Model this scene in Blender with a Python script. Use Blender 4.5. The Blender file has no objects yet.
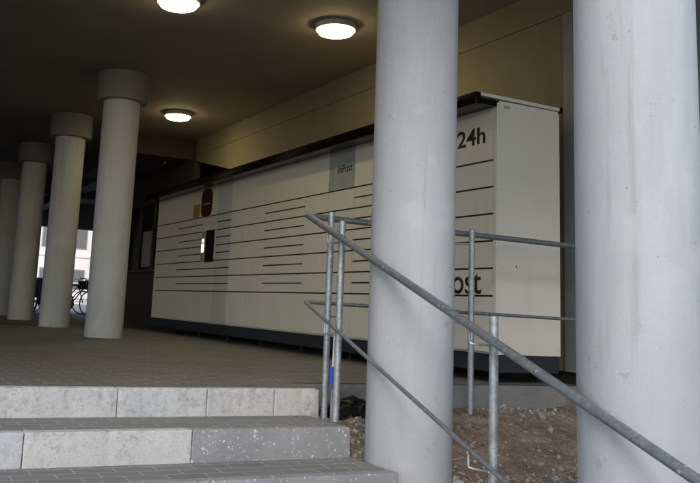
import bpy, bmesh, math, random
from mathutils import Vector, Matrix, noise
R = math.radians
random.seed(7)
S = bpy.context.scene
COL = S.collection

# ---------------------------------------------------------------- camera
cam = bpy.data.cameras.new('camera')
camo = bpy.data.objects.new('camera', cam); COL.objects.link(camo)
S.camera = camo
CAM_ROT = (
    (0.90056576, -0.11583789, -0.41900226),
    (-0.43165556, -0.12403989, -0.89346941),
    (0.05152461, 0.98549261, -0.16170815))
M4 = Matrix(CAM_ROT).to_4x4(); M4.translation = Vector((0, 0, .5))
camo.matrix_world = M4
cam.sensor_fit = 'HORIZONTAL'; cam.sensor_width = 36
cam.lens = 831.93 / 700 * 36
cam.shift_x = (350 - 261.92) / 700
cam.shift_y = (170.0 - 241.5) / 700
cam.clip_start = .05; cam.clip_end = 1500

# ---------------------------------------------------------------- light
SUN_EL, SUN_AZ = R(38), R(215)      # azimuth clockwise from +Y: behind the camera, to its left
w = bpy.data.worlds.new('World'); S.world = w; w.use_nodes = True
nt = w.node_tree; bg = nt.nodes['Background']
sky = nt.nodes.new('ShaderNodeTexSky'); sky.sky_type = 'NISHITA'; sky.sun_disc = False
sky.sun_elevation = SUN_EL; sky.sun_rotation = SUN_AZ
sky.air_density = 1.0; sky.dust_density = 1.2; sky.ozone_density = 1.0
nt.links.new(sky.outputs[0], bg.inputs[0]); bg.inputs[1].default_value = .11
sun = bpy.data.lights.new('sun', 'SUN'); sun.energy = .8; sun.angle = R(25); sun.color = (1, .97, .93)
suno = bpy.data.objects.new('sun', sun); COL.objects.link(suno)
sd = Vector((math.sin(SUN_AZ) * math.cos(SUN_EL), math.cos(SUN_AZ) * math.cos(SUN_EL), math.sin(SUN_EL)))
suno.rotation_euler = sd.to_track_quat('Z', 'Y').to_euler()
S.view_settings.view_transform = 'Standard'; S.view_settings.look = 'None'
S.view_settings.gamma = 1; S.view_settings.use_curve_mapping = False
S.view_settings.exposure = 1.04

# ---------------------------------------------------------------- materials
class NB:
    """small node builder"""
    def __init__(s, name):
        s.m = bpy.data.materials.new(name); s.m.use_nodes = True
        s.t = s.m.node_tree; s.b = s.t.nodes['Principled BSDF']
        s.pos = s.t.nodes.new('ShaderNodeNewGeometry').outputs['Position']
    def n(s, typ, ins=None, **kw):
        nd = s.t.nodes.new(typ)
        for k, v in kw.items(): setattr(nd, k, v)
        for k, v in (ins or {}).items():
            if hasattr(v, 'is_output'): s.t.links.new(v, nd.inputs[k])
            else: nd.inputs[k].default_value = v
        return nd
    def link(s, a, b): s.t.links.new(a, b)
    def noise(s, scale, detail=4, rough=.6, vec=None, stretch=None, out='Fac'):
        v = vec or s.pos
        if stretch: v = s.n('ShaderNodeMapping', {'Vector': v, 'Scale': stretch}).outputs[0]
        return s.n('ShaderNodeTexNoise', {'Vector': v, 'Scale': scale, 'Detail': detail, 'Roughness': rough}).outputs[out]
    def ramp(s, fac, stops):
        r = s.n('ShaderNodeValToRGB', {'Fac': fac}); e = r.color_ramp.elements
        while len(e) < len(stops): e.new(.5)
        for el, (p, c) in zip(e, stops):
            el.position = p; el.color = (*c, 1) if len(c) == 3 else c
        return r.outputs[0]
    def g(s, fac, a, b): return s.ramp(fac, [(a, (0, 0, 0)), (b, (1, 1, 1))])
    def mix(s, f, a, b, mode='MIX'):
        m = s.n('ShaderNodeMix', data_type='RGBA', blend_type=mode)
        for i, v in ((0, f), (6, a), (7, b)):
            if hasattr(v, 'is_output'): s.link(v, m.inputs[i])
            else: m.inputs[i].default_value = (*v, 1) if isinstance(v, tuple) and len(v) == 3 else v
        return m.outputs[2]
    def bump(s, h, strength=.3, dist=.01, normal=None):
        b = s.n('ShaderNodeBump', {'Height': h, 'Strength': strength, 'Distance': dist})
        if normal: s.link(normal, b.inputs['Normal'])
        return b.outputs[0]
    def out(s, col, rough=.7, normal=None, metal=0, spec=.4):
        for k, v in (('Base Color', col), ('Roughness', rough), ('Metallic', metal), ('Specular IOR Level', spec)):
            if hasattr(v, 'is_output'): s.link(v, s.b.inputs[k])
            else: s.b.inputs[k].default_value = (*v, 1) if isinstance(v, tuple) else v
        if normal: s.link(normal, s.b.inputs['Normal'])
        return s.m

def plain(name, col, rough=.5, metal=0, var=.12, scale=6, spec=.4):
    b = NB(name); n = b.noise(scale, 5)
    lo = tuple(c * (1 - var) for c in col); hi = tuple(min(1, c * (1 + var)) for c in col)
    c = b.ramp(n, [(.3, lo), (.7, hi)])
    r = b.n('ShaderNodeMapRange', {'Value': b.noise(scale * 3, 4), 'To Min': max(.02, rough - .1), 'To Max': min(1, rough + .12)}).outputs[0]
    return b.out(c, r, None, metal, spec)

def mat_column():
    b = NB('column render')
    big = b.noise(1.3, 5, .6); streak = b.noise(3, 5, .6, stretch=(3, 3, .35)); fine = b.noise(150, 3, .6); mid = b.noise(38, 5, .7)
    c = b.ramp(big, [(.3, (.49, .50, .515)), (.7, (.585, .595, .61))])
    c = b.mix(b.g(streak, .45, .75), c, (.475, .475, .47))
    c = b.mix(b.g(b.noise(2.1, 6, .7, stretch=(5, 5, .22)), .60, .74), c, (.42, .42, .41))          # drips
    c = b.mix(b.g(b.noise(7, 6, .75), .62, .70), c, (.43, .425, .415))                              # scuffs
    c = b.mix(b.g(b.noise(1.7, 3, .5), .60, .63), c, b.mix(.6, c, (.60, .60, .595)))                # patched paint
    wob = b.mix(.02, b.pos, b.noise(25, 3, out='Color'))
    pits = b.n('ShaderNodeTexVoronoi', {'Vector': wob, 'Scale': 24.0, 'Randomness': 1.0}).outputs['Distance']
    pm = b.mix(b.g(b.noise(8, 3), .56, .66), (0, 0, 0), b.ramp(pits, [(.05, (1, 1, 1)), (.16, (0, 0, 0))]))
    c = b.mix(pm, c, (.25, .24, .23))
    c = b.mix(b.g(fine, .25, .8), b.mix(.16, c, (.2, .2, .2)), c)
    c = b.mix(b.g(mid, .3, .75), b.mix(.10, c, (.25, .25, .25)), c)
    n1 = b.bump(fine, .16, .003)
    n2 = b.bump(mid, .14, .004, n1)
    return b.out(c, .85, n2, 0, .25)

def mat_kerb(dark):
    b = NB('pebbled kerb concrete' if dark else 'limewashed kerb concrete')
    n1 = b.noise(3.2, 6, .7); n2 = b.noise(30, 6, .75); n3 = b.noise(85, 4, .7)
    if dark:
        c = b.ramp(n1, [(.3, (.22, .22, .225)), (.7, (.34, .34, .345))])
    else:
        c = b.ramp(n1, [(.30, (.50, .505, .51)), (.70, (.63, .625, .605))])
        clus = b.g(b.noise(5, 4, .6), .40, .60)
        spots = b.g(b.noise(26, 7, .8), .50, .58)
        c = b.mix(b.mix(clus, (0, 0, 0), spots), c, b.mix(.55, c, (.24, .225, .20)))
        c = b.mix(b.g(b.noise(60, 5, .8), .56, .62), c, b.mix(.4, c, (.22, .21, .19)))
    rnd = b.n('ShaderNodeObjectInfo').outputs['Random']
    c = b.mix(1.0, c, b.ramp(rnd, [(0, (.86, .87, .89)), (.5, (1, 1, .98)), (1, (.95, .93, .90))]), 'MULTIPLY')
    c = b.mix(b.g(b.noise(6, 6, .8), .58, .63), c, b.mix(.30, c, (.27, .255, .23)))
    c = b.mix(b.g(n3, .25, .75), b.mix(.28, c, (.14, .14, .14)), c)
    wob = b.mix(.025, b.pos, b.noise(40, 3, out='Color'))
    for sc_, hi, lo, m in ((34.0, .20, .34, .50), (70.0, .22, .36, .46)):
        v = b.n('ShaderNodeTexVoronoi', {'Vector': wob, 'Scale': sc_}).outputs
        rnd = b.n('ShaderNodeSeparateColor', {'Color': v['Color']}).outputs[0]
        pick = b.mix(b.g(rnd, .74, .78), (0, 0, 0), b.ramp(v['Distance'], [(hi, (1, 1, 1)), (lo, (0, 0, 0))]))
        lim = b.g(b.noise(9, 4), (m - .10) if dark else .62, m if dark else .70)
        c = b.mix(b.mix(lim, (0, 0, 0), pick), c, (.54, .535, .51) if dark else (.27, .265, .25))
    nn = b.bump(n2, .35, .006); nn = b.bump(n3, .35, .003, nn)
    return b.out(c, .88, nn, 0, .25)

def mat_paver(name, base, joint, warm):
    b = NB(name)
    br = b.n('ShaderNodeTexBrick', {'Vector': b.pos, 'Scale': 1.0, 'Mortar Size': .005, 'Mortar Smooth': .3,
             'Brick Width': .205, 'Row Height': .105, 'Color1': (*[x * .86 for x in base], 1), 'Color2': (*[x * 1.14 for x in base], 1),
             'Mortar': (*joint, 1)}, offset=.5)
    c = b.mix(b.g(b.noise(60, 4), .3, .75), b.mix(.35, br.outputs[0], (.07, .068, .06)), br.outputs[0])
    c = b.mix(b.g(b.noise(1.6, 5), .42, .72), c, warm)
    h = b.mix(.5, br.outputs[1], b.noise(70, 3))
    inv = b.n('ShaderNodeInvert', {'Color': br.outputs[1]}).outputs[0]
    nn = b.bump(inv, .5, .004); nn = b.bump(b.noise(80, 4), .3, .003, nn)
    return b.out(c, .66, nn, 0, .4)

def mat_galv(name='galvanised steel', k=1):
    b = NB(name)
    v = b.n('ShaderNodeTexVoronoi', {'Vector': b.pos, 'Scale': 60.0}).outputs['Color']
    g = b.n('ShaderNodeSeparateColor', {'Color': v}).outputs[0]
    c = b.ramp(g, [(.1, tuple(k * q for q in (.30, .325, .345))), (.9, tuple(k * q for q in (.43, .455, .475)))])
    c = b.mix(b.g(b.noise(7, 5, .65), .5, .75), c, (.22, .235, .25))
    c = b.mix(b.g(b.noise(26, 4, .6), .66, .72), c, (.62, .63, .64))
    r = b.n('ShaderNodeMapRange', {'Value': b.noise(30, 4), 'To Min': .34, 'To Max': .6}).outputs[0]
    return b.out(c, r, b.bump(b.noise(60, 3), .15, .002), .55, .5)

def mat_locker(name, col):
    b = NB(name)
    c = b.ramp(b.noise(1.1, 3), [(.3, tuple(x * .95 for x in col)), (.7, tuple(x * 1.03 for x in col))])
    c = b.mix(b.g(b.noise(2.2, 5, .6, stretch=(4, 4, .5)), .58, .85), c, tuple(x * .84 for x in col))
    r = b.n('ShaderNodeMapRange', {'Value': b.noise(9, 4), 'To Min': .42, 'To Max': .58}).outputs[0]
    return b.out(c, r, b.bump(b.noise(140, 2), .04, .001), 0, .4)

def mat_soil():
    b = NB('soil')
    n = b.noise(5, 6, .65); n2 = b.noise(38, 5, .7)
    c = b.ramp(n, [(.28, (.115, .088, .064)), (.5, (.215, .165, .122)), (.72, (.36, .295, .225))])
    c = b.mix(b.g(n2, .35, .7), b.mix(.5, c, (.06, .045, .035)), c)
    c = b.mix(b.g(b.noise(90, 3), .62, .70), c, (.42, .39, .35))
    return b.out(c, .95, b.bump(n2, .8, .015), 0, .15)

def mat_gravel():
    b = NB('gravel')
    rnd = b.n('ShaderNodeNewGeometry').outputs['Random Per Island']
    c = b.ramp(rnd, [(0, (.13, .11, .095)), (.3, (.25, .225, .20)), (.6, (.36, .34, .315)), (.85, (.24, .18, .145)), (1, (.6, .58, .55))])
    c = b.mix(b.g(b.noise(80, 4), .3, .8), b.mix(.4, c, (.06, .05, .04)), c)
    return b.out(c, .88, b.bump(b.noise(120, 3), .3, .002), 0, .25)

def mat_litter():
    b = NB('dry leaves'); rnd = b.n('ShaderNodeNewGeometry').outputs['Random Per Island']
    c = b.ramp(rnd, [(0, (.16, .10, .055)), (.4, (.30, .21, .12)), (.75, (.40, .33, .23)), (1, (.20, .16, .10))])
    return b.out(c, .8, None, 0, .2)

def mat_ceiling():
    b = NB('ceiling paint')
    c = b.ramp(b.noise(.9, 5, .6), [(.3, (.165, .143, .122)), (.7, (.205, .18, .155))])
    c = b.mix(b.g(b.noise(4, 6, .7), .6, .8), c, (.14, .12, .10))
    return b.out(c, .85, b.bump(b.noise(40, 4), .2, .004), 0, .25)

def mat_wall():
    b = NB('cream wall plaster')
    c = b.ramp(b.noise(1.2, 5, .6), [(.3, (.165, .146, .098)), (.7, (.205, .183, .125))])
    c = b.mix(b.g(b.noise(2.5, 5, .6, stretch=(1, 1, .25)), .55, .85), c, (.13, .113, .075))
    return b.out(c, .8, b.bump(b.noise(50, 4), .2, .003), 0, .25)

def mat_concrete(name, a, c2, dk):
    b = NB(name); c = b.ramp(b.noise(3, 6, .65), [(.3, a), (.7, c2)])
    c = b.mix(b.g(b.noise(1.7, 5, .7), .52, .68), c, dk)
    c = b.mix(b.g(b.noise(50, 4), .25, .75), b.mix(.25, c, (.1, .1, .1)), c)
    return b.out(c, .88, b.bump(b.noise(35, 5), .35, .005), 0, .25)

def mat_emit(name, col, st):
    b = NB(name); b.out(col, .4)
    b.b.inputs['Emission Color'].default_value = (*col, 1); b.b.inputs['Emission Strength'].default_value = st
    return b.m

M = dict(
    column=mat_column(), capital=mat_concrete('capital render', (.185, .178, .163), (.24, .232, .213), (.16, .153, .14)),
    kerb=mat_kerb(False), kerb_dark=mat_kerb(True),
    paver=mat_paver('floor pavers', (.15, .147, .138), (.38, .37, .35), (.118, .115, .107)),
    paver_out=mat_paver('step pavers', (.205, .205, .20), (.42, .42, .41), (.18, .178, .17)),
    galv=mat_galv(), galv_dull=mat_galv('weathered steel rail', .6), locker=mat_locker('locker enamel', (.69, .66, .58)), locker_grey=mat_locker('grey locker enamel', (.56, .56, .525)),  # rails take a darker copy of the galvanised colour
    litter=mat_litter(), soil=mat_soil(), gravel=mat_gravel(), ceiling=mat_ceiling(), wall=mat_wall(),
    slab=mat_concrete('platform concrete', (.15, .15, .148), (.24, .237, .23), (.095, .092, .088)),
    cladding=plain('grey cladding', (.165, .18, .185), .6, 0, .1, 3),  # cool daylight tint put into the wall colour
    gap=plain('dark locker recess', (.035, .03, .026), .8), plinth=plain('navy steel plinth', (.022, .028, .036), .55),
    black=plain('black gloss trim', (.004, .004, .0045), .16, 0, .2, 6, .22), blackmatt=plain('black print', (.014, .014, .016), .5),
    rubber=plain('black rubber', (.02, .02, .02), .8), darkframe=plain('dark painted frame', (.045, .042, .04), .5),
    panel=plain('dark lower panel', (.055, .05, .044), .6), edge_red=plain('oxblood edge', (.05, .008, .01), .5), red=plain('dark red sign', (.05, .006, .012), .45),
    yellow=plain('yellow sticker', (.42, .22, .035), .55), cream=plain('cream edge', (.6, .5, .32), .5),
    blue=plain('blue sleeve', (.02, .09, .42), .5), white=plain('white rod', (.75, .74, .7), .5),
    greypanel=plain('grey header board', (.33, .35, .34), .5), lampring=plain('lamp ring', (.45, .42, .36), .5),
    lamp=mat_emit('lamp diffuser', (1, .80, .42), 21), led=mat_emit('screen glow', (1, .86, .6), 3.0),
    asphalt=mat_concrete('asphalt', (.045, .045, .047), (.065, .064, .064), (.04, .04, .04)),
    street=mat_concrete('street paving', (.28, .275, .265), (.36, .355, .345), (.22, .215, .21)),
    facade=plain('white render', (.84, .835, .81), .8), facade_rose=plain('rose render', (.62, .45, .36), .8),
    bulk=plain('brown board', (.055, .04, .026), .8, 0, .2, 2), beam=plain('grey green beam', (.13, .13, .10), .7, 0, .2, 2),
    soot=plain('dark recess', (.05, .042, .035), .9), inner=plain('inner wall', (.09, .078, .066), .9),  # deep shade of recesses and beams put into a near-black base colour
    bag=plain('black plastic', (.008, .008, .009), .42, 0, .2, 6, .3),
)
pn = NB('street window glass'); pn.out((.16, .17, .18), .15, None, 0, .5); M['pane'] = pn.m
gl = NB('dark window glass'); gl.out((.012, .012, .012), .22, None, 0, .10); M['glass'] = gl.m
dome = NB('smoked dome'); dome.out((.01, .01, .01), .05, None, 0, .7); M['dome'] = dome.m

# ---------------------------------------------------------------- mesh helpers
def link(name, bm, mat, parent=None, smooth=False, loc=None):
    me = bpy.data.meshes.new(name)
    bmesh.ops.recalc_face_normals(bm, faces=bm.faces)
    bm.to_mesh(me); bm.free(); me.materials.append(mat)
    if smooth:
        for p in me.polygons: p.use_smooth = True
        try: me.set_sharp_from_angle(angle=R(40))
        except Exception: pass
    o = bpy.data.objects.new(name, me); COL.objects.link(o)
    if parent: o.parent = parent
    if loc: o.location = loc
    return o
def box(bm, x0, x1, y0, y1, z0, z1, bev=0, seg=2):
    vs = [bm.verts.new((x, y, z)) for x in (x0, x1) for y in (y0, y1) for z in (z0, z1)]
    fs = [bm.faces.new([vs[i] for i in q]) for q in ((0, 1, 3, 2), (4, 6, 7, 5), (0, 4, 5, 1), (2, 3, 7, 6), (0, 2, 6, 4), (1, 5, 7, 3))]
    if bev:
        es = list({e for f in fs for e in f.edges})
        bmesh.ops.bevel(bm, geom=es, offset=bev, segments=seg, affect='EDGES', profile=.6)
    return bm
def bx(*a, **k): return box(bmesh.new(), *a, **k)
def tube(bm, pts, r, seg=14, caps=True):
    pts = [Vector(p) for p in pts]; rings = []; up = None
    for i, p in enumerate(pts):
        t = (pts[min(i + 1, len(pts) - 1)] - pts[max(i - 1, 0)]).normalized()
        if up is None: up = t.orthogonal().normalized()
        up = (up - t * up.dot(t)).normalized(); sd_ = t.cross(up)
        rings.append([bm.verts.new(p + (up * math.cos(a) + sd_ * math.sin(a)) * r) for a in [2 * math.pi * k / seg for k in range(seg)]])
    for a, b in zip(rings, rings[1:]):
        for k in range(seg): bm.faces.new((a[k], a[(k + 1) % seg], b[(k + 1) % seg], b[k]))
    if caps: bm.faces.new(rings[0]); bm.faces.new(rings[-1])
    return bm
def tb(pts, r, seg=14): return tube(bmesh.new(), pts, r, seg)
def lathe(prof, seg=48, c=(0, 0, 0)):
    bm = bmesh.new(); rings = []
    for r, z in prof: rings.append([bm.verts.new((c[0] + r * math.cos(2 * math.pi * k / seg), c[1] + r * math.sin(2 * math.pi * k / seg), c[2] + z)) for k in range(seg)])
    for a, b in zip(rings, rings[1:]):
        for k in range(seg): bm.faces.new((a[k], a[(k + 1) % seg], b[(k + 1) % seg], b[k]))
    bm.faces.new(rings[0]); bm.faces.new(rings[-1]); return bm
def prism(pts, axis, a, b):
    """polygon pts (2d) pulled along an axis from a to b"""
    bm = bmesh.new()
    def P(u, v, t): return {'x': (t, u, v), 'y': (u, t, v), 'z': (u, v, t)}[axis]
    A = [bm.verts.new(P(u, v, a)) for u, v in pts]; B = [bm.verts.new(P(u, v, b)) for u, v in pts]
    bm.faces.new(A); bm.faces.new(B[::-1])
    for i in range(len(pts)): j = (i + 1) % len(pts); bm.faces.new((A[i], A[j], B[j], B[i]))
    return bm
def sheet(x0, x1, y0, y1, z): 
    bm = bmesh.new(); bm.faces.new([bm.verts.new(p) for p in ((x0, y0, z), (x1, y0, z), (x1, y1, z), (x0, y1, z))]); return bm
def thing(name, label, cat, loc=(0, 0, 0), group=None):
    o = bpy.data.objects.new(name, None); o.empty_display_size = .2; COL.objects.link(o); o.location = loc
    return tag(o, label, cat, group)
def tag(o, label, cat, group=None, kind=None):
    o['label'] = label; o['category'] = cat
    if group: o['group'] = group
    o['kind'] = kind or 'thing'
    return o
def struct(o, kind='structure'): o['kind'] = kind; return o
def copy_tree(o, parent=None):
    c = o.copy(); COL.objects.link(c); c.parent = parent
    for ch in list(o.children): copy_tree(ch, c)
    return c

# ---------------------------------------------------------------- ground and building shell
CZ = 3.5
struct(link('ground', sheet(-300, 300, -300, 300, -.50), M['street']))
fl = bmesh.new()
box(fl, -9, 2.72, 4.84, 27, -.5, -.004); box(fl, 2.7205, 5.34, 5.1, 27, -.5, -.004)
struct(link('platform_slab', fl, M['slab']))
fs = bmesh.new()
for q in ((-9, 2.72, 4.835, 27), (2.7205, 5.34, 5.13, 27)):
    fs.faces.new([fs.verts.new(p) for p in ((q[0], q[2], 0), (q[1], q[2], 0), (q[1], q[3], 0), (q[0], q[3], 0))])
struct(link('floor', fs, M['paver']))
struct(link('street', bx(-60, 80, 27.02, 140, -.49, -.03), M['street']))
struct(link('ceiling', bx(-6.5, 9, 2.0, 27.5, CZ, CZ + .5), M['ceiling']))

# long cream wall behind the lockers, its far end hangs from the ceiling
wt = thing('wall', 'cream plastered wall with a groove, hanging from the ceiling behind the parcel locker', 'wall', (5.35, 9, 0))
def wpart(name, bm, mat):
    o = link(name, bm, mat, wt); o.matrix_parent_inverse = Matrix.Translation((-5.35, -9, 0)); return o
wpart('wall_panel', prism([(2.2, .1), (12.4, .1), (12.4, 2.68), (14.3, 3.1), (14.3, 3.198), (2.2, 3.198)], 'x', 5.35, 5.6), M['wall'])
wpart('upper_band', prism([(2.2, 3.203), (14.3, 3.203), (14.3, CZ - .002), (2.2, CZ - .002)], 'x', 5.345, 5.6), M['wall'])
wpart('wall_base', bx(5.42, 5.58, 2.25, 12.4, -.5, .099), M['soot'])
wpart('cladding_panel', bx(5.325, 5.343, 2.3, 5.262, .1, 3.19), M['cladding'])  # strip of the same wall, its daylight tint put into the colour
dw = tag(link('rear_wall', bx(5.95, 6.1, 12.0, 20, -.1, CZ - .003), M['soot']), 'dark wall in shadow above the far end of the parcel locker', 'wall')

# dark shop window past the far end of the locker
sw = thing('shop_window', 'dark framed window over a dark lower panel beyond the far end of the parcel locker', 'window', (5.35, 16.4, 0))
def spart(n, bm, m):
    o = link(n, bm, m, sw); o.matrix_parent_inverse = Matrix.Translation((-5.35, -16.4, 0)); return o
spart('lower_panel', bx(5.35, 5.45, 14.32, 19.5, 0, 1.08, bev=.004), M['panel'])
spart('sill', bx(5.29, 5.45, 14.32, 19.5, 1.085, 1.13, bev=.006), M['beam'])
spart('glass', bx(5.39, 5.41, 14.32, 19.5, 1.131, 2.5), M['glass'])
for y in (14.32, 15.5, 16.55, 17.5, 18.4, 19.4): spart('mullion', bx(5.35, 5.43, y, y + .09, 1.131, 2.5), M['darkframe'])
spart('notice', bx(5.375, 5.3885, 16.72, 17.32, 1.2, 1.95), M['greypanel'])  # pale panel painted in for a reflection in the glass
spart('head', bx(5.33, 5.45, 14.32, 19.5, 2.501, CZ - .004), M['soot'])

tag(link('side_wall', bx(-6.4, -6.2, 11.5, 26.9, -.2, CZ - .004), M['inner']), 'inner wall along the far side of the covered passage', 'wall')  # wall added out of view to keep daylight down in the passage
tag(link('end_wall', bx(-6.19, 4.15, 26.6, 26.9, -.2, CZ - .004), M['inner']), 'dark end wall of the covered passage, left of the bright street opening', 'wall')  # wall added to keep the bright street out of the window's reflection
tag(link('ceiling_bulkhead', bx(4.1, 5.9, 14.42, 18.2, 3.13, CZ - .003, bev=.01), M['bulk']), 'brown lowered ceiling box beyond the hanging end of cream wall', 'bulkhead')
tag(link('ceiling_beam', bx(4.55, 4.9, 18.25, 26.9, 3.1, CZ - .005, bev=.01), M['beam']), 'long grey green beam under the dark ceiling beyond the locker', 'beam', 'ceiling beams')
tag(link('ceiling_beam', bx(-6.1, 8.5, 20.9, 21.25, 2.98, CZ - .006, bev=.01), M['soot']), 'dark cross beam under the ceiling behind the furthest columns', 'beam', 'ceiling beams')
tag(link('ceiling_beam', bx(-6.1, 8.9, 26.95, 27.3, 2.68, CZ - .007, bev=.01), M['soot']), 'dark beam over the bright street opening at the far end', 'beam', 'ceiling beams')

# ---------------------------------------------------------------- columns
def column(y, zb, label, r=.245):
    t = thing('column', label, 'column', (2.91, y, zb), 'round concrete columns in one row')
    o = link('shaft', lathe([(r - .004, 0), (r, .006), (r, 3.12 - zb)], 72), M['column'], t, True)
    link('capital', lathe([(.338, 3.121 - zb), (.345, 3.128 - zb), (.345, CZ - .001 - zb)], 72), M['capital'], t, True)
    return t
column(2.47, -.49, 'thickest pale concrete column, nearest, behind the low end of the sloping handrail')
column(4.06, -.49, 'pale concrete column beside the end of the steps, in front of the parcel locker')
column(10.77, 0, 'nearest of the columns with a visible cap, standing in front of the dark window')
column(13.84, 0, 'brownish capped column directly left of the bright street gap')
column(17.04, 0, 'third capped column from the locker, half behind brownish one')
column(20.0, 0, 'furthest dark column cut by the left edge of photo')

# ---------------------------------------------------------------- steps
st = thing('entrance_steps', 'wide paved steps with pale concrete kerb risers leading up to the covered floor', 'steps', (0, 4.3, -.49))
def stp(n, bm, m, sm=False):
    o = link(n, bm, m, st, sm); o.matrix_parent_inverse = Matrix.Translation((0, -4.3, .49)); return o
def kerbs(yf, z0, z1, xs, dark=()):
    for i, (a, b) in enumerate(zip(xs, xs[1:])):
        bm = bx(a + .002, b - .002, yf + random.uniform(-.002, .002), yf + .08, z0, z1 + random.uniform(-.0015, .0015), bev=.007, seg=3)
        le = [e for e in bm.edges if abs(e.verts[0].co.x - e.verts[1].co.x) > .1]
        bmesh.ops.subdivide_edges(bm, edges=le, cuts=int((b - a) * 55), use_grid_fill=True)
        for v in bm.verts:
            p = v.co; n_ = noise.noise((p.x * 9, p.y * 9, p.z * 9)); chip = max(0, noise.noise((p.x * 21, i * 7.3, z1 * 31)) - .22)
            edge = p.z > z1 - .012 and p.y < yf + .012
            v.co.y += .0012 * n_ + (chip * .022 if edge else 0); v.co.z -= (chip * .018 if edge else 0)
        stp('kerb_stone', bm, M['kerb_dark' if i in dark else 'kerb'], True)
X1 = [-8.6, -7.6, -6.6, -5.6, -4.6, -3.6, -2.6, -1.6, -.6, .4, 1.40, 1.95, 2.40, 2.72]
kerbs(4.757, -.2, 0, X1)
X2 = [-8.2, -7.2, -6.2, -5.2, -4.2, -3.2, -2.2, -1.2, -.2, .8, 1.67, 2.65]
kerbs(4.25, -.37, -.161, X2, dark=(len(X2) - 2,))
X3 = [-8.4, -7.4, -6.4, -5.4, -4.4, -3.4, -2.4, -1.4, -.4, .6, 1.6, 2.67]
kerbs(3.80, -.5, -.327, X3, dark=range(len(X3)))
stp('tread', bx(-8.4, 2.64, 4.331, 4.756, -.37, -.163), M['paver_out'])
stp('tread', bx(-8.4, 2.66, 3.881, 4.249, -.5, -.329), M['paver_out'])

# ---------------------------------------------------------------- soil bed and gravel
def soil_z(x, y):
    z = -.185 if y > 4.75 else max(-.47, -.185 - .30 * (4.75 - y))
    z += .05 * math.exp(-((x - 4.2) ** 2 / .2 + (y - 4.55) ** 2 / .12))
    z -= .03 * math.exp(-((x - 3.6) ** 2 / .15 + (y - 4.5) ** 2 / .1))
    z += .045 * noise.noise((x * 2.2, y * 2.2, 1)) + .022 * noise.noise((x * 6, y * 6, 4)) + .016 * noise.noise((x * 14, y * 14, 9)) + .008 * noise.noise((x * 33, y * 33, 2))
    return z
bm = bmesh.new(); NX, NY = 200, 240; x0, x1, y0, y1 = 2.655, 5.40, 1.5, 5.12
gv = [[bm.verts.new((x0 + (x1 - x0) * i / NX, y0 + (y1 - y0) * j / NY, soil_z(x0 + (x1 - x0) * i / NX, y0 + (y1 - y0) * j / NY))) for j in range(NY + 1)] for i in range(NX + 1)]
for i in range(NX):
    for j in range(NY): bm.faces.new((gv[i][j], gv[i + 1][j], gv[i + 1][j + 1], gv[i][j + 1]))
struct(link('soil', bm, M['soil'], None, True))
_ib = bmesh.new(); bmesh.ops.create_icosphere(_ib, subdivisions=1, radius=1); _ib.verts.index_update()
IV = [v.co.copy() for v in _ib.verts]; IF = [[v.index for v in f.verts] for f in _ib.faces]; _ib.free()
def stone(bm, c, r):
    m = Matrix.Rotation(random.uniform(0, 6.3), 3, Vector((random.uniform(-1, 1), random.uniform(-1, 1), random.uniform(-1, 1) + .01)).normalized()) @ Matrix.Diagonal((r * random.uniform(.7, 1.5), r * random.uniform(.6, 1.1), r * random.uniform(.4, .8)))
    vs = [bm.verts.new(c + m @ v + Vector([random.uniform(-.16, .16) * r for _ in range(3)])) for v in IV]
    for f in IF: bm.faces.new([vs[k] for k in f])
bm = bmesh.new(); cnt = 0
while cnt < 7500:
    x, y = random.uniform(2.67, 5.3), random.uniform(2.6, 5.08)
    d = .9 * noise.noise((x * 1.9, y * 1.9, 30)) + (.45 if x < 3.2 or y < 4.0 else -.22)
    if random.random() > .35 + d: continue
    stone(bm, Vector((x, y, soil_z(x, y) + .003)), random.choice((.005, .006,   .007, .009, .011, .014, .019))); cnt += 1
for _ in range(70):     # crumbs on the ends of the treads
    x = 2.64 - abs(random.gauss(0, .12)); k = random.random() < .5
    y = random.uniform(4.34, 4.74) if k else random.uniform(3.9, 4.24)
    stone(bm, Vector((x, y, (-.163 if k else -.329) + .003)), random.choice((.003, .004, .006)))
for _ in range(170):    # bigger stones
    x, y = random.uniform(2.70, 5.25), random.uniform(2.8, 5.05)
    if x < 3.26 and y > 4.62: continue
    if noise.noise((x * 1.9, y * 1.9, 30)) + random.uniform(-.3, .3) < -.05: continue
    stone(bm, Vector((x, y, soil_z(x, y) + .006)), random.uniform(.017, .034))
tag(link('gravel', bm, M['gravel']), 'grey and brown gravel scattered over the soil beside the steps', 'gravel', None, 'stuff')

bm = bmesh.new()
for _ in range(420):    # dry leaves and twigs
    x, y = random.uniform(2.70, 5.25), random.uniform(2.9, 5.06); c = Vector((x, y, soil_z(x, y) + .012))
    if x < 3.26 and y > 4.62: continue
    a = random.uniform(0, 6.3); u = Vector((math.cos(a), math.sin(a), random.uniform(-.35, .35))); v = Vector((-math.sin(a), math.cos(a), random.uniform(-.5, .5)))
    if random.random() < .6:
        L_, W_ = random.uniform(.010, .022), random.uniform(.005, .010)
        q = [c - u * L_, c - u * L_ * .2 + v * W_, c + u * L_, c - u * L_ * .2 - v * W_]; q[1].z += .004; q[3].z += .005
        w4 = [bm.verts.new(p) for p in q]; bm.faces.new((w4[0], w4[1], w4[2])); bm.faces.new((w4[0], w4[2], w4[3]))
    else: tube(bm, [c - u * .03, c + v * .004, c + u * random.uniform(.03, .07)], .0018, 5)
tag(link('leaf_litter', bm, M['litter']), 'dry leaves and twigs lying on the soil beside the steps', 'leaf litter', None, 'stuff')

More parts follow.
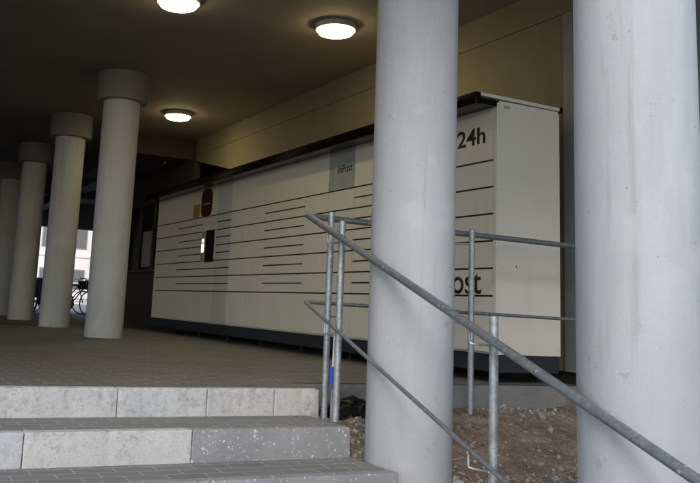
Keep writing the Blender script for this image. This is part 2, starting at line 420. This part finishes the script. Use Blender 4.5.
# crumpled black plastic by the railing foot
bm = bmesh.new(); n = 26; gr = []
for i in range(n):
    row = []
    for j in range(n):
        u, v = i / (n - 1) * 2 - 1, j / (n - 1) * 2 - 1
        x, y = 3.0 + u * .2, 4.80 + v * .13
        h = max(0, 1 - (abs(u) ** 2.5 + abs(v) ** 2.5)) ** .6
        z = soil_z(x, y) + .026 + h * (.05 + .035 * noise.noise((x * 9, y * 9, 3)) + .03 * abs(noise.noise((x * 22, y * 22, 5))))
        row.append(bm.verts.new((x + .02 * noise.noise((u * 4, v * 4, 2)), y + .02 * noise.noise((u * 4, v * 4, 7)), z)))
    gr.append(row)
for i in range(n - 1):
    for j in range(n - 1): bm.faces.new((gr[i][j], gr[i + 1][j], gr[i + 1][j + 1], gr[i][j + 1]))
bmesh.ops.solidify(bm, geom=bm.faces[:], thickness=.004)
tag(link('plastic_sheet', bm, M['bag'], None, True), 'crumpled black plastic sheet lying on the soil beside the steps', 'plastic sheet')

# ---------------------------------------------------------------- railings
RR = .0212
def rz(y, z0=1.108, y0=4.836): return z0 - .394 * (y0 - y)
A = thing('stair_railing', 'galvanised sloping handrail with a thin lower rail running down beside the steps', 'railing', (2.65, 4.476, -.161))
def rp(t, n, bm):
    o = link(n, bm, M['galv_dull' if 'rail' in n else 'galv'], t, True); o.matrix_parent_inverse = Matrix.Translation(-t.location); return o
rp(A, 'handrail', tb([(2.63, 4.85, rz(4.85)), (2.63, .7, rz(.7))], RR, 20))
rp(A, 'lower_rail', tb([(2.63, 4.84, rz(4.84, .544)), (2.63, 2.2, rz(2.2, .544))], .0115, 12))
def post(t, x, y, zb, zt):
    bm = tb([(x, y, zb), (x, y, zt - .004), (x, y, zt)], RR, 18); 
    rp(t, 'post', bm)
    rp(t, 'end_cap', lathe([(RR * .96, 0), (RR * .9, .003), (RR * .5, .007), (.001, .009)], 18, (x, y, zt + .0005)))
for (x, y, zb, zt) in ((2.675, 4.476, -.163, 1.048), (2.69, 3.096, -.5, .505), (2.70, 1.72, -.5, .505 - .394 * 1.376)):
    post(A, x, y, zb, zt)
    for z0, rr in ((1.108, RR), (.544, .0115)):
        zr = rz(y + .10, z0)
        rp(A, 'bracket', tb([(2.63, y + .10, zr - rr * .5), (2.63, y + .10, zr - .075), (2.634, y + .096, zr - .083), (2.645, y + .08, zr - .086), (x, y, zr - .088)], .006, 8))
        bm = bmesh.new(); stone(bm, Vector((2.63, y + .10, zr - rr - .001)), .011); stone(bm, Vector((x - RR, y + .004, zr - .088)), .010); rp(A, 'weld', bm)
B = thing('landing_railing', 'level galvanised railing with two rails crossing in front of the white locker side', 'railing', (3.9, 4.75, -.17))
rp(B, 'handrail', tb([(2.63, 4.836, 1.108), (2.66, 4.838, 1.107), (5.31, 4.838, 1.088)], .0205, 20))
rp(B, 'lower_rail', tb([(2.63, 4.828, .544), (5.31, 4.838, .521)], .0125, 12))
for (x, y, zb, zt) in ((2.76, 4.762, -.3, 1.134), (3.93, 4.762, -.3, 1.122)):
    post(B, x, y, zb, zt)
    sg = 1 if x < 3 else -1
    for zr in (1.098, .535):
        rp(B, 'bracket', tb([(x + sg * .10, 4.838, zr - .015), (x + sg * .10, 4.838, zr - .07), (x + sg * .095, 4.83, zr - .076), (x, y, zr - .078)], .006, 8))
m_ = thing('marker_rod', 'thin white rod in a bright blue sleeve between the twin railing posts', 'rod', (2.735, 4.63, -.16))
link('rod', tb([(0, 0, .22), (.008, .01, .50)], .006, 8), M['white'], m_, True)
link('sleeve', tb([(0, 0, .20), (0, 0, .205), (0, 0, .305), (0, 0, .31)], .021, 14), M['blue'], m_, True)
link('stake', tb([(0, 0, -.05), (0, 0, .17)], .007, 8), M['galv'], m_, True)

# ---------------------------------------------------------------- parcel locker
LX = 4.528
L = thing('parcel_locker', 'long cream parcel locker bank with black canopy, screen and 24h lettering along the wall', 'parcel locker', (4.85, 9.5, 0))
INV = Matrix.Translation((-4.85, -9.5, 0))
def lp(n, bm, m, sm=False, par=None):
    o = link(n, bm, m, par or L, sm); o.matrix_parent_inverse = INV if not par else Matrix.Identity(4); return o
YN, YF = 5.19, 13.80
lp('cabinet', bx(LX + .026, 5.205, YN, YF, .222, 2.266, bev=.003), M['locker'])
lp('door_surround', bx(LX + .018, LX + .0255, YN + .045, YF - .03, .235, 2.235), M['gap'])  # dark sheet behind the doors, shade of the gaps put into its colour
lp('end_trim', bx(LX + .001, LX + .0255, YN, YN + .042, .222, 2.25, bev=.003), M['locker'])
lp('end_trim', bx(LX + .001, LX + .0255, YF - .028, YF, .222, 2.25, bev=.003), M['locker'])
lp('plinth', bx(LX + .03, 5.195, YN + .01, YF - .01, .085, .2215, bev=.003), M['plinth'])
for y in [5.35 + 1.068 * k for k in range(8)] + [13.7]:
    for x in (4.62, 5.12): lp('foot', lathe([(.03, 0), (.03, .012), (.012, .02), (.012, .086)], 14, (x, y, 0.001)), M['rubber'], True)
lines = [1.776, 1.556, 1.336, 1.116, .896, .676]
cw = .534; cy = [5.235 + cw * i for i in range(17)]
G2, H2 = .0075, .0026
def door(n, y0, y1, z0, z1, m='locker'):
    return lp(n, bx(LX + random.uniform(0, .0015), LX + .0175, y0 + H2, y1 - H2, z0 + G2, z1 - G2, bev=.0025), M[m])
halved = {3, 6, 7, 10, 12, 13}; control = 11; grey = {10}
wide = {1: 2, 14: 2}
i = 0
while i < 16:
    k = wide.get(i, 1); y0, y1 = cy[i], cy[i + k]; m = 'locker_grey' if i in grey else 'locker'
    rows = list(zip(lines[1:], lines))
    if i == control:
        lp('control_panel', bx(LX, LX + .0175, y0 + H2, y1 - H2, 1.116 + G2, 1.776 - G2, bev=.0025), M['locker'])
        rows = rows[3:]
    for (a, b) in rows:
        if i in halved or i == control:
            c = (a + b) / 2; door('door', y0, y1, a, c, m); door('door', y0, y1, c, b, m)
        else: door('door', y0, y1, a, b, m)
    i += k
for i in range(16):
    m = 'locker_grey' if i in grey else 'locker'
    door('bottom_door', cy[i], cy[i + 1], .23, lines[-1], m)
    door('header_panel', cy[i], cy[i + 1], lines[0], 2.235, 'greypanel' if i == 4 else m)
# canopy: sloping white roof sheet with a black front gutter
cp = lp('canopy', prism([(4.345, 2.277), (5.19, 2.269), (5.19, 2.296), (4.345, 2.303)], 'y', YN - .02, YF + .03), M['locker'])
lp('gutter', bx(4.29, 4.344, YN - .02, YF + .02, 2.203, 2.302, bev=.006), M['black'], True, cp)
lp('soffit', bx(4.345, LX + .02, YN + .004, YF, 2.215, 2.262), M['black'], False, cp)
lp('edge_trim', bx(4.292, 4.31, YN - .018, YF + .018, 2.193, 2.2025), M['edge_red'], False, cp)
lp('end_cap', bx(5.191, 5.213, YN - .03, YN + .03, 2.25, 2.30), M['black'], False, cp)
for x in (4.585, 5.178):
    for z in (.27, .90, 1.53, 2.15): lp('screw', tb([(x, YN + .001, z), (x, YN - .0018, z)], .0055, 10), M['galv'])
lp('side_lock', tb([(4.735, YN + .001, .92), (4.735, YN - .002, .92)], .007, 14), M['darkframe'])
# screen, signs, stickers
sc = lp('screen', bx(LX - .012, LX - .0005, 11.16, 11.46, 1.11, 1.55, bev=.004), M['glass'])
lp('screen_frame', bx(LX - .005, LX - .0002, 11.14, 11.48, 1.095, 1.565, bev=.002), M['rubber'], False, sc)
lp('terminal_panel', bx(LX - .008, LX - .0004, 11.485, 11.635, 1.11, 1.56, bev=.003), M['greypanel'])
lp('status_light', bx(LX - .012, LX - .0085, 11.53, 11.61, 1.25, 1.37, bev=.001), M['led'])  # small emissive patches on the panel beside the screen
lp('status_light', bx(LX - .012, LX - .0085, 11.53, 11.60, 1.395, 1.44, bev=.001), M['led'])
def pill(y0, y1, z0, z1, x0, x1):
    c = (y0 + y1) / 2; ry = (y1 - y0) / 2; rz_ = .12; pts = []
    def cor(cy_, cz_, a0):
        for k in range(9): a = a0 + math.pi / 2 * k / 8; pts.append((cy_ + ry * .62 * math.cos(a), cz_ + rz_ * math.sin(a)))
    q = ry * .38
    cor(c + q, z1 - rz_, 0); cor(c - q, z1 - rz_, math.pi / 2); cor(c - q, z0 + rz_, math.pi); cor(c + q, z0 + rz_, math.pi * 1.5)
    return prism(pts, 'x', x0, x1)
pl = lp('round_ended_sign', pill(11.24, 11.70, 1.755, 2.20, LX - .022, LX - .004), M['cream'])
lp('sign_face', pill(11.255, 11.685, 1.77, 2.187, LX - .026, LX - .0225), M['red'], False, pl)
lp('sign_text_band', bx(LX - .0275, LX - .0262, 11.32, 11.58, 1.95, 1.972), M['greypanel'], False, pl)
lp('sticker', bx(LX - .003, LX - .0003, 11.80, 12.07, 1.79, 1.99), M['yellow'])
lp('rating_label', bx(4.60, 4.66, YN - .003, YN - .0005, 2.205, 2.235), M['greypanel'])
def text(s, y_left, z_base, height, bold=0, x=LX - .0025, m='blackmatt', n='lettering'):
    cu = bpy.data.curves.new('t', 'FONT'); cu.body = s; cu.size = 1; cu.offset = bold; cu.extrude = .0
    to = bpy.data.objects.new('t', cu); COL.objects.link(to)
    bpy.context.view_layer.update()
    me = bpy.data.meshes.new_from_object(to.evaluated_get(bpy.context.evaluated_depsgraph_get()))
    bpy.data.objects.remove(to); 
    zs = [v.co.y for v in me.vertices]; xs = [v.co.x for v in me.vertices]
    k = height / .73
    bm = bmesh.new(); bm.from_mesh(me); bpy.data.meshes.remove(me)
    x_min = min(xs)
    for v in bm.verts: a, b = v.co.x, v.co.y; v.co = Vector((x, y_left - (a - x_min) * k, z_base + b * k))
    ext = bmesh.ops.extrude_face_region(bm, geom=bm.faces[:])
    for v in [e for e in ext['geom'] if isinstance(e, bmesh.types.BMVert)]: v.co.x += .002
    o = lp(n, bm, M[m]); return o, (max(xs) - min(xs)) * k
o, wd = text('24h', 5.72, 1.935, .148, .012)
for v in o.data.vertices: v.co.y = 5.69 + (v.co.y - 5.72) * .36 / wd
o, wd = text('InPost', 6.40, .695, .215, .006)
for v in o.data.vertices: v.co.y += 5.365 - (6.40 - wd)
text('InPost', 7.70, 1.965, .085, .006, LX - .0022)
bm = bmesh.new()     # little sunburst beside the small lettering
for k in range(7):
    a = math.pi * (.5 + k / 6); c, s_ = math.cos(a), math.sin(a)
    p0 = Vector((LX - .0018, 7.745 - c * .022, 2.0 + s_ * .03)); p1 = Vector((LX - .0018, 7.745 - c * .05, 2.0 + s_ * .075))
    t_ = Vector((0, s_, c)) * .006
    bm.faces.new([bm.verts.new(p) for p in (p0 - t_, p0 + t_, p1 + t_, p1 - t_)])
lp('emblem', bm, M['cream'])

# ---------------------------------------------------------------- ceiling lamps and small fixtures
def lamp(x, y, label):
    t = thing('ceiling_lamp', label, 'ceiling lamp', (x, y, CZ), 'round ceiling lamps')
    link('base_ring', lathe([(.205, -.001), (.215, -.01), (.215, -.064), (.208, -.068), (.198, -.060)], 48), M['lampring'], t, True)
    link('diffuser', lathe([(.190, -.055), (.190, -.076), (.180, -.100), (.14, -.112), (.02, -.116)], 48), M['lamp'], t, True)
lamp(4.24, 7.38, 'lit round ceiling lamp nearest the thick column in front of the locker')
lamp(4.28, 12.40, 'lit round ceiling lamp beside the hanging end of cream wall')
lamp(2.53, 7.55, 'lit round ceiling lamp cut by the top edge of photo')
d = thing('security_camera', 'small black dome camera under brown ceiling box beyond the locker end', 'camera', (4.90, 14.75, 3.13))
link('mount', lathe([(.075, -.001), (.075, -.03), (.065, -.035), (.065, -.05)], 20), M['rubber'], d, True)
link('dome', lathe([(.064, -.051), (.06, -.085), (.045, -.112), (.022, -.126), (.004, -.13)], 20), M['dome'], d, True)

# ---------------------------------------------------------------- bright street beyond the passage
fb = thing('white_building', 'pale sunlit building with dark windows seen through the gap between columns', 'building', (14, 62, 0))
link('wall', bx(-13, 9.2, 0, 9, -.1, 14), M['facade'], fb)
for i in range(9):
    for z in (1.0, 4.0, 7.0):
        xx = -12.2 + i * 2.45
        wf = link('window', bx(xx, xx + .9, -.04, .02, z, z + 1.5), M['greypanel'], fb)
        link('pane', bx(xx + .07, xx + .83, -.05, -.041, z + .07, z + 1.43), M['pane'], wf)
for z in (.35, 3.4, 6.4): link('string_course', bx(-13, 9.2, -.09, -.001, z, z + .2), M['facade'], fb)
rb = thing('rose_building', 'narrow strip of rose coloured building at right side of the street gap', 'building', (16.4, 55, 0))
link('wall', bx(-.9, 8, 0, 6, -.1, 10), M['facade_rose'], rb)
link('window', bx(.4, 1.3, -.04, .02, 1, 2.6), M['glass'], rb)
fr = thing('street_railing', 'pale street railing crossing behind the bicycles in the gap', 'railing', (9, 36, -.03))
for z in (.35, .75, 1.1): link('rail', tb([(-6, 0, z), (8, 0, z)], .03, 8), M['white'], fr)
for k in range(8): link('post', bx(-6 + k * 2, -5.92 + k * 2, -.04, .04, 0, 1.15), M['white'], fr)

def bicycle(loc, rot, label):
    t = thing('bicycle', label, 'bicycle', loc, 'parked bicycles'); t.rotation_euler = (0, 0, rot)
    for x in (-.52, .52):
        w_ = link('wheel', bmesh.new(), M['rubber'], t); w_.location = (x, 0, .34)
        b_ = bmesh.new(); tube(b_, [(.33 * math.cos(a), 0, .33 * math.sin(a)) for a in [2 * math.pi * k / 28 for k in range(29)]], .018, 8, False)
        b_.to_mesh(w_.data); b_.free()
        sp = bmesh.new()
        for k in range(10): a = math.pi * 2 * k / 10; tube(sp, [(0, 0, 0), (.32 * math.cos(a), 0, .32 * math.sin(a))], .003, 5)
        link('spokes', sp, M['galv'], w_)
    f = bmesh.new(); bb, seat, head, ra, fa = (-.08, 0, .30), (-.22, 0, .80), (.36, 0, .82), (-.52, 0, .34), (.52, 0, .34)
    for p, q in ((bb, seat), (bb, head), (seat, head), (ra, bb), (ra, seat), (head, fa)): tube(f, [p, q], .018, 8)
    link('frame', f, M['darkframe'], t)
    link('saddle', prism([(-.36, .87), (-.12, .87), (-.10, .90), (-.30, .93), (-.38, .91)], 'y', -.07, .07), M['rubber'], t)
    link('handlebar', tb([(.36, 0, .82), (.34, 0, .98), (.38, -.1, 1.0), (.32, -.27, 1.0)], .014, 8), M['galv'], t)
    link('handlebar', tb([(.34, 0, .98), (.38, .1, 1.0), (.32, .27, 1.0)], .014, 8), M['galv'], t)
    link('pannier', bx(-.80, -.36, -.20, .20, .42, .74, bev=.03), M['rubber'], t)
    link('basket', bx(.40, .70, -.17, .17, .72, .96, bev=.02), M['rubber'], t)
    b_ = bmesh.new(); tube(b_, [(-.08, -.06, .30), (-.08, .06, .30)], .07, 14); link('crank', b_, M['rubber'], t)
bicycle((5.15, 22.3, 0), R(20), 'dark bicycle parked in the bright gap beside the nearest capped column')
bicycle((4.55, 23.2, 0), R(12), 'dark bicycle partly hidden behind the brownish capped column')
bicycle((3.95, 24.2, 0), R(16), 'dark bicycle glimpsed left of the brownish capped column')
bicycle((5.45, 24.6, 0), R(-35), 'dark bicycle leaning behind the one nearest the bright gap')
bicycle((4.85, 25.4, 0), R(60), 'dark bicycle turned sideways at the back of the bicycles')
